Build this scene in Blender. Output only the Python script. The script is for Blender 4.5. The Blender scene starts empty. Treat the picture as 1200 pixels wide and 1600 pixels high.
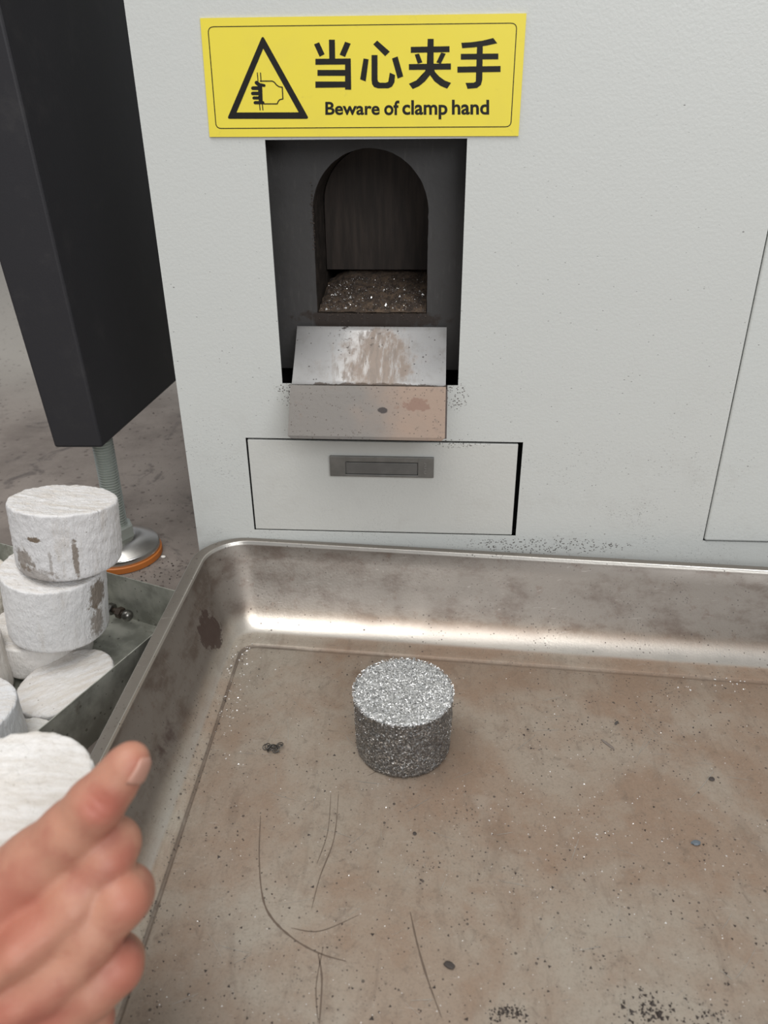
import bpy, bmesh, math, random
import numpy as np
from mathutils import Vector, Matrix, noise

# ------------------------------------------------------------------ camera
random.seed(7); rng = np.random.default_rng(7)
S = bpy.context.scene
COL = S.collection
FPX = 1206.78
PITCH, YAW, ROLL = math.radians(27.49), math.radians(3.914), math.radians(-0.5454)
EYE = Vector((0.0, -0.8, 0.535))
_f = Vector((-math.sin(YAW)*math.cos(PITCH), math.cos(YAW)*math.cos(PITCH), -math.sin(PITCH)))
_r = Vector((math.cos(YAW), math.sin(YAW), 0)); _u = _r.cross(_f)
RT = _r*math.cos(ROLL) + _u*math.sin(ROLL)
UP = _u*math.cos(ROLL) - _r*math.sin(ROLL)
FW = _f
cam = bpy.data.objects.new('camera', bpy.data.cameras.new('camera'))
COL.objects.link(cam)
M = Matrix((RT, UP, -FW)).transposed().to_4x4(); M.translation = EYE
cam.matrix_world = M
cam.data.sensor_fit = 'VERTICAL'; cam.data.sensor_height = 36.0; cam.data.sensor_width = 27.0
cam.data.lens = 36.0*FPX/1600.0
cam.data.clip_start = 0.01
cam.data.dof.use_dof = True; cam.data.dof.focus_distance = 0.80; cam.data.dof.aperture_fstop = 8.5
S.camera = cam

# ------------------------------------------------------------------ light and exposure
S.view_settings.view_transform = 'Standard'; S.view_settings.look = 'None'
S.view_settings.gamma = 1.0; S.view_settings.use_curve_mapping = False
S.view_settings.exposure = 0.0
W = bpy.data.worlds.new('hall'); S.world = W; W.use_nodes = True
bg = W.node_tree.nodes['Background']; bg.inputs[0].default_value = (0.93, 0.96, 1.0, 1); bg.inputs[1].default_value = 0.36

def area(name, loc, target, size, sy, power, col=(1, 1, 1)):
    l = bpy.data.lights.new(name, 'AREA'); l.shape = 'RECTANGLE'; l.size = size; l.size_y = sy
    l.energy = power; l.color = col
    o = bpy.data.objects.new(name, l); COL.objects.link(o); o.location = loc
    o.rotation_euler = (Vector(target)-Vector(loc)).to_track_quat('-Z', 'Y').to_euler()
    return o
area('skylight', (-0.7, -0.9, 3.1), (-.1, -0.3, 0.1), 3.4, 1.5, 82, (1.0, 0.985, 0.96))
area('added_front_fill', (1.6, -3.4, 2.2), (0, 0, 0.3), 2.4, 1.8, 80, (0.96, 0.98, 1.0))  # added fill behind the camera to brighten the cabinet front

# ------------------------------------------------------------------ helpers
def ray(px, py): return FW + RT*((px-600)/FPX) - UP*((py-800)/FPX)
def at_z(px, py, z): d = ray(px, py); return EYE + d*((z-EYE.z)/d.z)
def at_y(px, py, y): d = ray(px, py); return EYE + d*((y-EYE.y)/d.y)
def at_d(px, py, d): return EYE + ray(px, py)*d

def tagit(o, label=None, cat=None, group=None, kind=None):
    if label: o['label'] = label
    if cat: o['category'] = cat
    if group: o['group'] = group
    if kind: o['kind'] = kind
    return o

def thing(name, loc, label, cat, group=None):
    o = bpy.data.objects.new(name, None); COL.objects.link(o); o.location = loc
    o.empty_display_size = 0.02
    return tagit(o, label, cat, group)

def wloc(o):
    v = Vector(o.location)
    if o.parent: v += wloc(o.parent)
    return v

def mesh_obj(name, verts, faces, mat, parent=None, smooth=False, origin=None):
    """verts in world coordinates; stored relative to the parent (or origin)"""
    off = Vector(origin) if origin is not None else Vector((0, 0, 0))
    base = wloc(parent) if parent else Vector((0, 0, 0))
    me = bpy.data.meshes.new(name)
    me.from_pydata([tuple(Vector(v)-(off if origin is not None else base)) for v in verts], [], faces)
    me.materials.append(mat)
    if smooth: me.shade_smooth()
    me.validate(); me.update()
    o = bpy.data.objects.new(name, me); COL.objects.link(o)
    if origin is not None: o.location = off-base
    if parent: o.parent = parent
    return o

def bm_obj(name, bm, mat, parent=None, smooth=False, origin=None):
    bmesh.ops.recalc_face_normals(bm, faces=bm.faces)
    v = [x.co.copy() for x in bm.verts]; bm.verts.index_update()
    f = [[x.index for x in g.verts] for g in bm.faces]
    bm.free()
    return mesh_obj(name, v, f, mat, parent, smooth, origin)

def box_bm(bm, x0, x1, y0, y1, z0, z1, bev=0.0, seg=2):
    r = bmesh.ops.create_cube(bm, size=1.0)
    for v in r['verts']:
        v.co = Vector(((x0+x1)/2 + v.co.x*(x1-x0), (y0+y1)/2 + v.co.y*(y1-y0), (z0+z1)/2 + v.co.z*(z1-z0)))
    if bev > 0:
        es = list({e for v in r['verts'] for e in v.link_edges})
        bmesh.ops.bevel(bm, geom=es, offset=bev, segments=seg, profile=0.5, affect='EDGES')

def box(name, x0, x1, y0, y1, z0, z1, mat, parent=None, bev=0.0, seg=2):
    bm = bmesh.new(); box_bm(bm, x0, x1, y0, y1, z0, z1, bev, seg)
    return bm_obj(name, bm, mat, parent)

def hexa(name, p, mat, parent=None, bev=0.0):
    """p: 4 bottom + 4 top corners"""
    bm = bmesh.new(); v = [bm.verts.new(q) for q in p]
    for f in ((3, 2, 1, 0), (4, 5, 6, 7), (0, 1, 5, 4), (1, 2, 6, 5), (2, 3, 7, 6), (3, 0, 4, 7)):
        bm.faces.new([v[i] for i in f])
    if bev: bmesh.ops.bevel(bm, geom=bm.edges[:], offset=bev, segments=3, profile=0.5, affect='EDGES')
    return bm_obj(name, bm, mat, parent)

def lathe(prof, n=48, center=(0, 0, 0)):
    cx, cy, cz = center; vs = []; fs = []
    for r, z in prof:
        for i in range(n):
            a = 2*math.pi*i/n; vs.append((cx+r*math.cos(a), cy+r*math.sin(a), cz+z))
    m = len(prof)
    for j in range(m-1):
        for i in range(n):
            k = (i+1) % n; fs.append((j*n+i, j*n+k, (j+1)*n+k, (j+1)*n+i))
    fs.append(tuple(range(n-1, -1, -1))); fs.append(tuple((m-1)*n+i for i in range(n)))
    return vs, fs

def tube(points, r, n=8):
    vs = []; fs = []; P = [Vector(p) for p in points]
    for i, p in enumerate(P):
        t = (P[min(i+1, len(P)-1)]-P[max(i-1, 0)]).normalized()
        a = t.orthogonal().normalized() if i == 0 else (a - t*a.dot(t)).normalized()
        b = t.cross(a); rr = r[i] if isinstance(r, (list, tuple)) else r
        for k in range(n):
            th = 2*math.pi*k/n; vs.append(p + a*(rr*math.cos(th)) + b*(rr*math.sin(th)))
    for i in range(len(P)-1):
        for k in range(n):
            q = (k+1) % n; fs.append((i*n+k, i*n+q, (i+1)*n+q, (i+1)*n+k))
    fs.append(tuple(range(n-1, -1, -1))); fs.append(tuple((len(P)-1)*n+k for k in range(n)))
    return vs, fs

# ------------------------------------------------------------------ node helper
class Mat:
    def __init__(s, name, col=(.5, .5, .5), rough=.5, metal=0., spec=.5):
        s.m = bpy.data.materials.new(name); s.m.use_nodes = True
        s.t = s.m.node_tree; s.b = s.t.nodes['Principled BSDF']
        s.b.inputs['Base Color'].default_value = (*col, 1); s.b.inputs['Roughness'].default_value = rough
        s.b.inputs['Metallic'].default_value = metal; s.b.inputs['Specular IOR Level'].default_value = spec
        s.pos = s.t.nodes.new('ShaderNodeNewGeometry').outputs['Position']
        s.obj = s.t.nodes.new('ShaderNodeTexCoord').outputs['Object']
    def put(s, node, key, v):
        i = node.inputs[key]
        if isinstance(v, bpy.types.NodeSocket): s.t.links.new(v, i)
        elif isinstance(v, (tuple, list)) and len(v) == 3 and i.type == 'RGBA': i.default_value = (*v, 1)
        else: i.default_value = v
    def math(s, op, a, b=0., c=None, clamp=False):
        n = s.t.nodes.new('ShaderNodeMath'); n.operation = op; n.use_clamp = clamp
        s.put(n, 0, a); s.put(n, 1, b)
        if c is not None: s.put(n, 2, c)
        return n.outputs[0]
    def vmath(s, op, a, b=(0, 0, 0)):
        n = s.t.nodes.new('ShaderNodeVectorMath'); n.operation = op
        s.put(n, 0, a)
        if op == 'SCALE': s.put(n, 'Scale', b)
        else: s.put(n, 1, b)
        return n.outputs['Value'] if op in ('LENGTH', 'DISTANCE', 'DOT_PRODUCT') else n.outputs[0]
    def noise(s, scale, vec=None, detail=4, rough=.55, sc=(1, 1, 1), col=False, dist=0.):
        n = s.t.nodes.new('ShaderNodeTexNoise'); vec = s.pos if vec is None else vec
        if sc != (1, 1, 1): vec = s.vmath('MULTIPLY', vec, sc)
        s.put(n, 'Vector', vec); s.put(n, 'Scale', float(scale)); s.put(n, 'Detail', float(detail)); s.put(n, 'Roughness', rough)
        s.put(n, 'Distortion', dist)
        return n.outputs['Color' if col else 'Fac']
    def voro(s, scale, vec=None, sc=(1, 1, 1)):
        n = s.t.nodes.new('ShaderNodeTexVoronoi'); vec = s.pos if vec is None else vec
        if sc != (1, 1, 1): vec = s.vmath('MULTIPLY', vec, sc)
        s.put(n, 'Vector', vec); s.put(n, 'Scale', float(scale))
        return n.outputs['Distance'], n.outputs['Color']
    def step(s, v, a, b, lo=0., hi=1.):
        n = s.t.nodes.new('ShaderNodeMapRange'); n.interpolation_type = 'SMOOTHSTEP'
        s.put(n, 0, v); s.put(n, 1, a); s.put(n, 2, b); s.put(n, 3, lo); s.put(n, 4, hi)
        return n.outputs[0]
    def mix(s, f, a, b):
        n = s.t.nodes.new('ShaderNodeMix'); n.data_type = 'RGBA'
        s.put(n, 'Factor', f)
        for key, v in ((6, a), (7, b)):
            if isinstance(v, tuple): n.inputs[key].default_value = (*v, 1)
            else: s.t.links.new(v, n.inputs[key])
        return n.outputs[2]
    def mul(s, *a):
        r = a[0]
        for x in a[1:]: r = s.math('MULTIPLY', r, x)
        return r
    def mx(s, *a):
        r = a[0]
        for x in a[1:]: r = s.math('MAXIMUM', r, x)
        return r
    def xyz(s, vec=None):
        n = s.t.nodes.new('ShaderNodeSeparateXYZ'); s.put(n, 0, s.pos if vec is None else vec); return n.outputs
    def bump(s, h, strength=.3, dist=.001):
        n = s.t.nodes.new('ShaderNodeBump'); s.put(n, 'Height', h); s.put(n, 'Strength', strength); s.put(n, 'Distance', dist)
        s.t.links.new(n.outputs[0], s.b.inputs['Normal']); return n.outputs[0]
    def set(s, **k):
        for a, v in k.items(): s.put(s.b, {'col': 'Base Color', 'rough': 'Roughness', 'metal': 'Metallic', 'spec': 'Specular IOR Level'}[a], v)
        return s
    def specks(s, scale, thr, dens, vec=None, sc=(1, 1, 1)):
        """round grains: cell distance under a random radius in a random share of the cells"""
        d, c = s.voro(scale, vec, sc); x = s.xyz(c)
        rad = s.math('MULTIPLY', x[1], thr)
        on = s.math('LESS_THAN', x[0], dens)
        return s.mul(s.math('LESS_THAN', d, rad), on)
    def blob(s, c, size, jag=.35, nscale=60., soft=.25):
        """a stain with a ragged outline around world point c"""
        v = s.vmath('DIVIDE', s.vmath('SUBTRACT', s.pos, tuple(c)), tuple(size))
        d = s.vmath('LENGTH', v)
        n = s.math('MULTIPLY', s.math('SUBTRACT', s.noise(nscale, detail=5, rough=.65), .5), jag*4)
        return s.step(s.math('ADD', d, n), 1.0, 1.0-soft)

# ------------------------------------------------------------------ materials
def coat(name, col, grime=1.0):
    """pale powder coat with an orange-peel skin and dark flecks that thicken towards the floor"""
    m = Mat(name, col, .42, 0, .5)
    z = m.xyz()[2]
    low = m.step(z, .42, .06); low2 = m.step(z, .24, .08)
    big = m.noise(7, detail=3); patch = m.step(m.noise(14, detail=4), .42, .68)
    f1 = m.specks(260, .22, .05, sc=(1, 1, 2.2))
    f2 = m.mul(m.specks(420, .38, .22, sc=(1, 1, 2.6)), patch, low)
    f3 = m.mul(m.specks(800, .4, .25, sc=(.8, 1, 2.0)), patch, low2)
    f4 = m.specks(55, .06, .15, sc=(1, 1, 1.8))
    fl = m.mul(m.math('MINIMUM', m.mx(m.mul(f1, m.step(z, .75, .2)), f2, f3, f4), 1.0), .72*grime)
    dusty = m.mul(m.step(m.noise(20, detail=6, rough=.7), .5, .8), low, .22*grime)
    c = m.mix(m.mul(big, .18), col, tuple(x*.90 for x in col))
    c = m.mix(dusty, c, (.33, .29, .25))
    # dirt thrown around the foot of the chute
    spl = m.mx(m.blob((-.155, 0, .262), (.017, .05, .016), .5, 160), m.blob((.021, 0, .262), (.018, .05, .020), .5, 160),
               m.blob((.03, 0, .205), (.03, .05, .006), .5, 120), m.blob((.14, 0, .078), (.10, .05, .012), .5, 90))
    grit = m.specks(620, .62, .6, sc=(1, 1, 1.2))
    c = m.mix(m.mul(spl, grit, .85*grime), c, (.06, .045, .038))
    c = m.mix(fl, c, (.075, .065, .06))
    m.set(col=c)
    m.bump(m.math('ADD', m.noise(330, detail=2), m.mul(m.noise(120, detail=2, sc=(1, 1, .6)), .7)), .28, .0008)
    return m.m
MACH = coat('powder_coat', (.607, .617, .590))
DOORM = coat('powder_coat_door', (.61, .625, .60))
DRAWM = coat('powder_coat_drawer', (.60, .60, .565), 1.0)

def simple(name, col, rough=.5, metal=0., nz=0., scale=40, bump=0., spec=.5):
    m = Mat(name, col, rough, metal, spec)
    if nz: m.set(col=m.mix(m.step(m.noise(scale, detail=6), .3, .75), col, tuple(x*(1-nz) for x in col)))
    if bump: m.bump(m.noise(scale*6, detail=4), bump, .0008)
    return m.m
DARKGAP = simple('black_void', (.006, .006, .006), .9)
INSIDE = simple('unpainted_inside', (.02, .02, .021), .8)

m = Mat('dark_recess_paint', (.07, .07, .07), .38)
dirt = m.mx(m.blob((-.07, .04, .333), (.085, .03, .013), .35, 70), m.mul(m.step(m.noise(60, detail=6, rough=.7), .55, .8), .4))
c = m.mix(dirt, (.050, .048, .047), (.030, .022, .018))
c = m.mix(m.mul(m.step(m.noise(90, detail=5, sc=(3, 1, .6)), .55, .85), .4), c, (.10, .095, .09))
m.set(col=c, rough=m.math('ADD', m.mul(m.noise(30), .3), .25)); m.bump(m.noise(120, detail=5), .25, .001)
RECESS = m.m

m = Mat('gate_steel', (.05, .04, .034), .5, .3)
c = m.mix(m.step(m.noise(120, detail=4, sc=(1, 1, .12)), .35, .7), (.026, .019, .015), (.052, .038, .030))
m.set(col=c); m.bump(m.noise(200, sc=(1, 1, .1)), .2, .0006)
GATE = m.m

m = Mat('tunnel_steel', (.04, .032, .028), .55, .4)
m.set(col=m.mix(m.step(m.noise(70, detail=6), .4, .7), (.03, .024, .02), (.07, .055, .045))); m.bump(m.noise(90, detail=6), .4, .002)
TUNNEL = m.m

m = Mat('swarf_soil', (.10, .07, .05), .85)
c = m.mix(m.step(m.noise(90, detail=8, rough=.7), .35, .65), (.045, .032, .024), (.17, .115, .075))
m.set(col=c); m.bump(m.noise(260, detail=8, rough=.75), .9, .004)
SOIL = m.m

m = Mat('chute_stainless', (.4, .4, .4), .4, .35)
mid = m.mul(m.blob((-.060, -.002, .298), (.046, .06, .046), .36, 70, .5), m.step(m.noise(130, detail=6, rough=.7, sc=(1, .22, .22)), .34, .50, .35, 1.0))
streak = m.mul(m.step(m.noise(110, detail=5, sc=(1.6, .35, .35), rough=.6), .47, .60), m.blob((-.068, 0, .30), (.066, .06, .045), .25, 40, .6))
spots = m.mul(m.step(m.noise(210, detail=6, rough=.7), .57, .63), m.mx(m.blob((-.095, .028, .318), (.012, .03, .014), .5, 90), m.blob((-.045, .028, .318), (.016, .03, .012), .6, 90), m.mul(m.blob((-.07, .03, .315), (.05, .03, .012), .5, 90), .7)))
c = m.mix(m.mul(m.step(m.noise(70, detail=7, rough=.75), .48, .72), .35), (.54, .53, .52), (.30, .265, .235))
c = m.mix(m.mul(mid, .85), c, (.25, .185, .140))
c = m.mix(m.mul(streak, .75), c, (.24, .20, .17)); c = m.mix(m.mul(m.specks(330, .35, .10), .7), c, (.06, .045, .04))
c = m.mix(m.mul(spots, .85), c, (.055, .042, .035))
edge = m.mul(m.blob((-.065, -.02, .2775), (.09, .012, .003), .6, 90), .8); c = m.mix(edge, c, (.10, .07, .05))
m.set(col=c, metal=m.math('SUBTRACT', .32, m.mul(m.mx(mid, streak), .3)), rough=m.math('ADD', .38, m.mul(m.mx(mid, streak), .35)))
m.bump(m.noise(160, detail=6), .12, .0008)
CHUTE = m.m
m = Mat('flap_stainless', (.35, .33, .31), .5, .3)
rust = m.step(m.math('ADD', m.xyz()[0], m.mul(m.noise(22, detail=4), .10)), -.03, .045)
c = m.mix(rust, (.150, .136, .123), (.235, .168, .127))
c = m.mix(m.mul(m.mx(m.specks(520, .40, .22), m.mul(m.step(m.noise(160, detail=7, rough=.75), .60, .66), .9)), .85), c, (.060, .042, .034))
c = m.mix(m.mul(m.step(m.noise(70, detail=8, rough=.75), .58, .68), .6), c, (.15, .115, .095))
c = m.mix(m.mul(m.blob((-.02, -.037, .262), (.016, .02, .006), .8, 90), .7), c, (.16, .085, .06))
c = m.mix(m.blob((-.052, -.04, .257), (.006, .02, .003), .25, 120), c, (.03, .022, .02))
m.set(col=c); m.bump(m.noise(220, detail=6), .2, .0008)
FLAP = m.m

# stainless tray: brown oil film over brushed steel
m = Mat('tray_stainless', (.3, .27, .24), .42, .5)
P = m.xyz(); zz = P[2]
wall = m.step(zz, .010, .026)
film = m.step(m.noise(7, detail=6, rough=.6, dist=.4), .40, .58)
film2 = m.step(m.noise(26, detail=7, rough=.7), .42, .66)
near = m.step(P[1], -.62, -.30)                      # cleaner steel where it is walked on in front
lf = m.step(P[0], -.23, -.05)
f = m.math('ADD', m.mul(film, .50), m.mul(film2, .28))
f = m.math('ADD', f, m.mul(near, lf, .38), clamp=True)
c = m.mix(f, (.345, .305, .252), (.262, .183, .130))
c = m.mix(m.mul(m.step(m.noise(95, detail=6, rough=.75, dist=.6), .54, .70), .45), c, (.125, .094, .072))
c = m.mix(m.mul(m.step(m.noise(520, detail=3, rough=.7), .45, .75), .30), c, (.12, .092, .070))
c = m.mix(m.mul(m.step(m.noise(34, detail=7, rough=.75, sc=(1.6, .5, 1), dist=.8), .50, .66), .30), c, (.145, .105, .078))
c = m.mix(m.mul(m.step(m.noise(300, detail=4, rough=.7), .60, .72), .35), c, (.42, .38, .33))
c = m.mix(m.mul(m.step(m.noise(9, detail=3, sc=(1, 1.3, 1)), .58, .75), m.step(m.noise(60, detail=5), .4, .6), .35), c, (.38, .34, .29))
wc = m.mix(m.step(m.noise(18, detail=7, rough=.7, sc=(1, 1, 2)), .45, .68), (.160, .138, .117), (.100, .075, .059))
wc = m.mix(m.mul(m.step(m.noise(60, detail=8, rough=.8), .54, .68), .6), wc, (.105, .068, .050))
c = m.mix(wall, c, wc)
fil = m.step(zz, .0058, .0075)      # overhead highlight on the fillet put into the colour, weaker at left
fil_gain = m.math('MAXIMUM', m.step(P[0], -.232, -.200), .12)
c = m.mix(m.mul(fil, fil_gain, m.step(zz, .022, .010), .85), c, (.52, .49, .45))
groove = m.mul(m.step(zz, .0047, .0040), m.step(P[0], -.10, -.17, .30, .60), m.step(m.noise(50, detail=4), .3, .5, .6, 1.0)); c = m.mix(groove, c, (.085, .060, .046))  # dirt tone in the groove, also darkened to draw its shadow line
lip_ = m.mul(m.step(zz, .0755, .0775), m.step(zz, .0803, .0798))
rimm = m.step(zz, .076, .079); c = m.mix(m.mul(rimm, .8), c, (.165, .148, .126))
c = m.mix(m.mul(lip_, .9), c, (.62, .59, .54))  # inner rim edge painted pale to carry its highlight line
stain = m.mx(m.blob((-.238, -.128, .03), (.012, .026, .045), .42, 70, .12), m.blob((-.246, -.165, .02), (.006, .012, .016), .4, 80, .15),
             m.blob((-.238, -.30, .02), (.010, .055, .02), .5, 40, .5))
c = m.mix(m.mul(stain, .88), c, (.040, .022, .017))
brown = m.mx(m.mul(m.blob((-.035, -.155, .005), (.055, .011, .02), .5, 40, .5), .6), m.mul(m.blob((.025, -.012, .066), (.004, .02, .009), .3, 90), .8))
c = m.mix(brown, c, (.15, .085, .05))
dk = m.mx(m.specks(150, .20, .12), m.specks(330, .28, .18), m.mul(m.specks(420, .40, .35), m.step(m.noise(11, detail=4), .52, .66)))
dk = m.mx(dk, m.mul(m.specks(260, .62, .6), m.mx(m.blob((.255, -.505, .005), (.035, .028, .02), .55, 60), m.blob((.105, -.513, .005), (.017, .009, .02), .5, 80))))
c = m.mix(m.mul(dk, .78), c, (.055, .042, .036))
scr = m.step(m.noise(45, detail=2, sc=(1, 9, 1), dist=1.5), .70, .74)
c = m.mix(m.mul(scr, .22), c, (.50, .46, .42))
dirty = m.math('MULTIPLY', m.math('SUBTRACT', 1.0, wall), .5)
m.set(col=c, metal=m.math('SUBTRACT', m.math('ADD', m.math('ADD', .28, m.mul(fil, fil_gain, m.step(zz, .034, .016), .58)), m.mul(lip_, .5)), m.mul(stain, .3)),
      rough=m.math('SUBTRACT', m.math('ADD', m.math('ADD', .34, m.mul(f, .10)), m.mul(m.noise(40, detail=4), .14)), m.math('MAXIMUM', m.mul(fil, fil_gain, .12), m.mul(lip_, .14))))
m.bump(m.math('ADD', m.noise(420, detail=3), m.mul(m.noise(18, detail=3), 1.0)), .10, .0012)
TRAY = m.m

m = Mat('concrete', (.20, .17, .15), .8)
c = m.mix(m.step(m.noise(5, detail=6, rough=.65), .35, .65), (.165, .137, .118), (.26, .222, .194))
c = m.mix(m.mul(m.step(m.noise(13, detail=8, rough=.75, dist=1.0), .54, .66), .75), c, (.085, .070, .063))
c = m.mix(m.step(m.math('ADD', m.xyz()[1], m.mul(m.noise(3), .4)), .75, 1.25), c, (.40, .37, .33))
pit = m.specks(120, .45, .22); c = m.mix(m.mul(pit, .6), c, (.075, .055, .046))
c = m.mix(m.mul(m.specks(400, .35, .2), .5), c, (.07, .058, .05))
m.set(col=c, rough=m.math('ADD', .55, m.mul(m.noise(8), .3)))
m.bump(m.math('SUBTRACT', m.noise(60, detail=8, rough=.7), m.mul(pit, .6)), .55, .004)
CONC = m.m

m = Mat('galvanised_sheet', (.3, .3, .28), .45, .35)
c = m.mix(m.step(m.noise(32, detail=6), .35, .68), (.25, .252, .215), (.46, .458, .40))
c = m.mix(m.mul(m.specks(260, .4, .14), .6), c, (.07, .065, .055))
c = m.mix(m.mul(m.step(m.noise(30, detail=7, rough=.7), .58, .72), .6), c, (.12, .10, .075))
m.set(col=c, rough=m.math('ADD', .34, m.mul(m.noise(30), .25)))
GALV = m.m

def briquette_mat(name, base, dirtc, amount, seed, stains):
    m = Mat(name, base, .9, 0, .2)
    v = m.vmath('ADD', m.obj, (seed, seed*.37, 0))
    fib = m.noise(160, v, 5, .65, (1, 1, .28)); fib2 = m.noise(420, v, 3, .6, (1, 1, .5))
    side = m.step(m.noise(70, v, 6, .7, (1, 1, .22)), .5, .72)
    c = m.mix(m.mul(side, amount), base, dirtc)
    c = m.mix(m.mul(m.step(m.noise(24, v, 4), .45, .7), .3), c, tuple(x*.84 for x in base))
    tz = m.t.nodes.new('ShaderNodeNewGeometry').outputs['Normal']; up = m.step(m.xyz(tz)[2], .6, .9)
    c = m.mix(m.mul(up, m.step(m.noise(60, v, 6, .7, (.4, 2.2, 1)), .36, .66), .6), c, (.56, .50, .43))
    for (p, s, a) in stains:
        q = m.vmath('LENGTH', m.vmath('DIVIDE', m.vmath('SUBTRACT', m.obj, p), s))
        q = m.math('ADD', q, m.math('MULTIPLY', m.math('SUBTRACT', m.noise(150, v, 6, .7), .5), 2.2))
        c = m.mix(m.mul(m.step(q, 1.0, .6), a), c, (.17, .125, .085))
    c = m.mix(m.mul(m.specks(300, .25, .08, v), .6), c, (.2, .17, .13))
    m.set(col=c)
    m.bump(m.math('ADD', fib, m.mul(fib2, .6)), .85, .0022)
    return m.m

# ------------------------------------------------------------------ large structure
def wall_grid(name, xs, zs, holes, y, mat, parent, thick=.0016):
    """sheet panel in the plane y with rectangular cut-outs and real thickness"""
    bm = bmesh.new(); V = {}
    def gv(i, j):
        if (i, j) not in V: V[i, j] = bm.verts.new((xs[i], y, zs[j]))
        return V[i, j]
    for i in range(len(xs)-1):
        for j in range(len(zs)-1):
            cx, cz = (xs[i]+xs[i+1])/2, (zs[j]+zs[j+1])/2
            if any(a < cx < b and c < cz < d for a, b, c, d in holes): continue
            bm.faces.new((gv(i, j), gv(i+1, j), gv(i+1, j+1), gv(i, j+1)))
    r = bmesh.ops.extrude_face_region(bm, geom=bm.faces[:])
    for g in r['geom']:
        if isinstance(g, bmesh.types.BMVert): g.co.y += thick
    return bm_obj(name, bm, mat, parent)

fl = mesh_obj('floor', [(-3, -2.5, 0), (3, -2.5, 0), (3, 4.5, 0), (-3, 4.5, 0), (-3, -2.5, -.05), (3, -2.5, -.05), (3, 4.5, -.05), (-3, 4.5, -.05)],
              [(0, 1, 2, 3), (7, 6, 5, 4), (0, 4, 5, 1), (1, 5, 6, 2), (2, 6, 7, 3), (3, 7, 4, 0)], CONC)
tagit(fl, 'worn brown-grey concrete floor with pits and oil stains', kind='structure')

XL, XR, ZT = -.2816, .78, 1.15
OX = (-.1641, .0261); OZ = (.2723, .511)
DX = (-.2107, .1000); DZ = (.0895, .2084)
RX, RZ = .3150, .0891
mach = thing('machine_cabinet', (.25, .3, 0), 'pale grey powder-coated machine cabinet with arched discharge chute and bottom drawer', 'machine')
wall_grid('front_panel', [XL, DX[0], OX[0], OX[1], DX[1], RX, .70, XR], [0.0, DZ[0]-.0004, DZ[0], DZ[1], OZ[0], OZ[1], ZT-.05, ZT],
          [(OX[0], OX[1], OZ[0], OZ[1]), (DX[0], DX[1], DZ[0], DZ[1]), (RX, .70, DZ[0]-.0004, ZT-.05)], 0.0, MACH, mach)
bm = bmesh.new()
box_bm(bm, XL, XL+.002, .0018, .62, 0, ZT); box_bm(bm, XR-.002, XR, .0018, .62, 0, ZT)
box_bm(bm, XL+.002, XR-.002, .60, .62, 0, ZT); box_bm(bm, XL+.002, XR-.002, .0018, .60, ZT-.002, ZT)
bm_obj('body', bm, MACH, mach)
bm = bmesh.new(); box_bm(bm, XL+.003, XR-.003, .26, .262, .001, ZT-.004); bm_obj('inner_bulkhead', bm, INSIDE, mach)
dr = hexa('drawer', [(DX[0]+.0015, .0008, DZ[0]+.0011), (DX[1]-.0045, .0008, DZ[0]+.0011), (DX[1]-.0045, .0055, DZ[0]+.0011), (DX[0]+.0015, .0055, DZ[0]+.0011),
                     (DX[0]+.0017, .0008, DZ[1]-.0026), (DX[1]-.0050, .0008, DZ[1]-.0030), (DX[1]-.0050, .0055, DZ[1]-.0030), (DX[0]+.0017, .0055, DZ[1]-.0026)], DRAWM, mach, .0009)
dr['label'] = 'drawer front with dark flush pull'
bm = bmesh.new()
box_bm(bm, DX[0]-.004, DX[1]+.006, .012, .2, DZ[0]-.002, DZ[0]-.001); box_bm(bm, DX[0]-.004, DX[0]-.003, .0022, .2, DZ[0], DZ[1])
box_bm(bm, DX[1]+.005, DX[1]+.006, .0022, .2, DZ[0], DZ[1]); box_bm(bm, DX[0]-.004, DX[1]+.006, .012, .2, DZ[1]+.002, DZ[1]+.003)
box_bm(bm, DX[0]-.004, DX[1]+.006, .02, .021, DZ[0], DZ[1])
bm_obj('drawer_bay', bm, DARKGAP, mach)
door = box('door', RX+.0011, .699, -.0022, .004, DZ[0]+.0010, ZT-.052, DOORM, mach, .0024, 3)
door['label'] = 'flat access door panel with rolled edge'
box('door_jamb', RX-.002, .702, .0050, .007, DZ[0]-.002, ZT-.049, DARKGAP, mach)

# flush drawer pull
PULL = simple('zinc_pull', (.24, .235, .22), .42, .5, .25, 60)
PULLI = simple('zinc_pull_inner', (.19, .187, .178), .48, .45, .2, 60)
hx0, hx1, hz0, hz1 = -.1156, .0023, .1640, .1888
ix0, ix1, iz0, iz1 = -.0982, -.0157, .1664+.0004, .1824
bm = bmesh.new()
box_bm(bm, hx0, ix0, -.0030, .0007, hz0, hz1, .0006); box_bm(bm, ix1, hx1, -.0030, .0007, hz0, hz1, .0006)
box_bm(bm, ix0-.0004, ix1+.0004, -.0030, .0007, iz1, hz1, .0006); box_bm(bm, ix0-.0004, ix1+.0004, -.0030, .0007, hz0, iz0, .0006)
hd = bm_obj('pull_handle', bm, PULL, dr); hd['label'] = 'dark grey zinc flush pull'
box('pull_flap', ix0+.0010, ix1-.0008, -.0024, .0006, iz0+.0006, iz1-.0010, PULLI, hd, .0004)
# small raised mark cast into the right end of the pull
EMB = simple('zinc_raised', (.42, .41, .39), .35, .7)
bm = bmesh.new()
for k in range(5):
    z = .1693+k*.0030
    box_bm(bm, -.0086, -.0064, -.0034, -.0029, z, z+.0006)
    if k % 2 == 0: box_bm(bm, -.0086, -.0081, -.0034, -.0029, z, z+.0019)
    else: box_bm(bm, -.0069, -.0064, -.0034, -.0029, z, z+.0019)
bm_obj('cast_mark', bm, EMB, hd)

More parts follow.
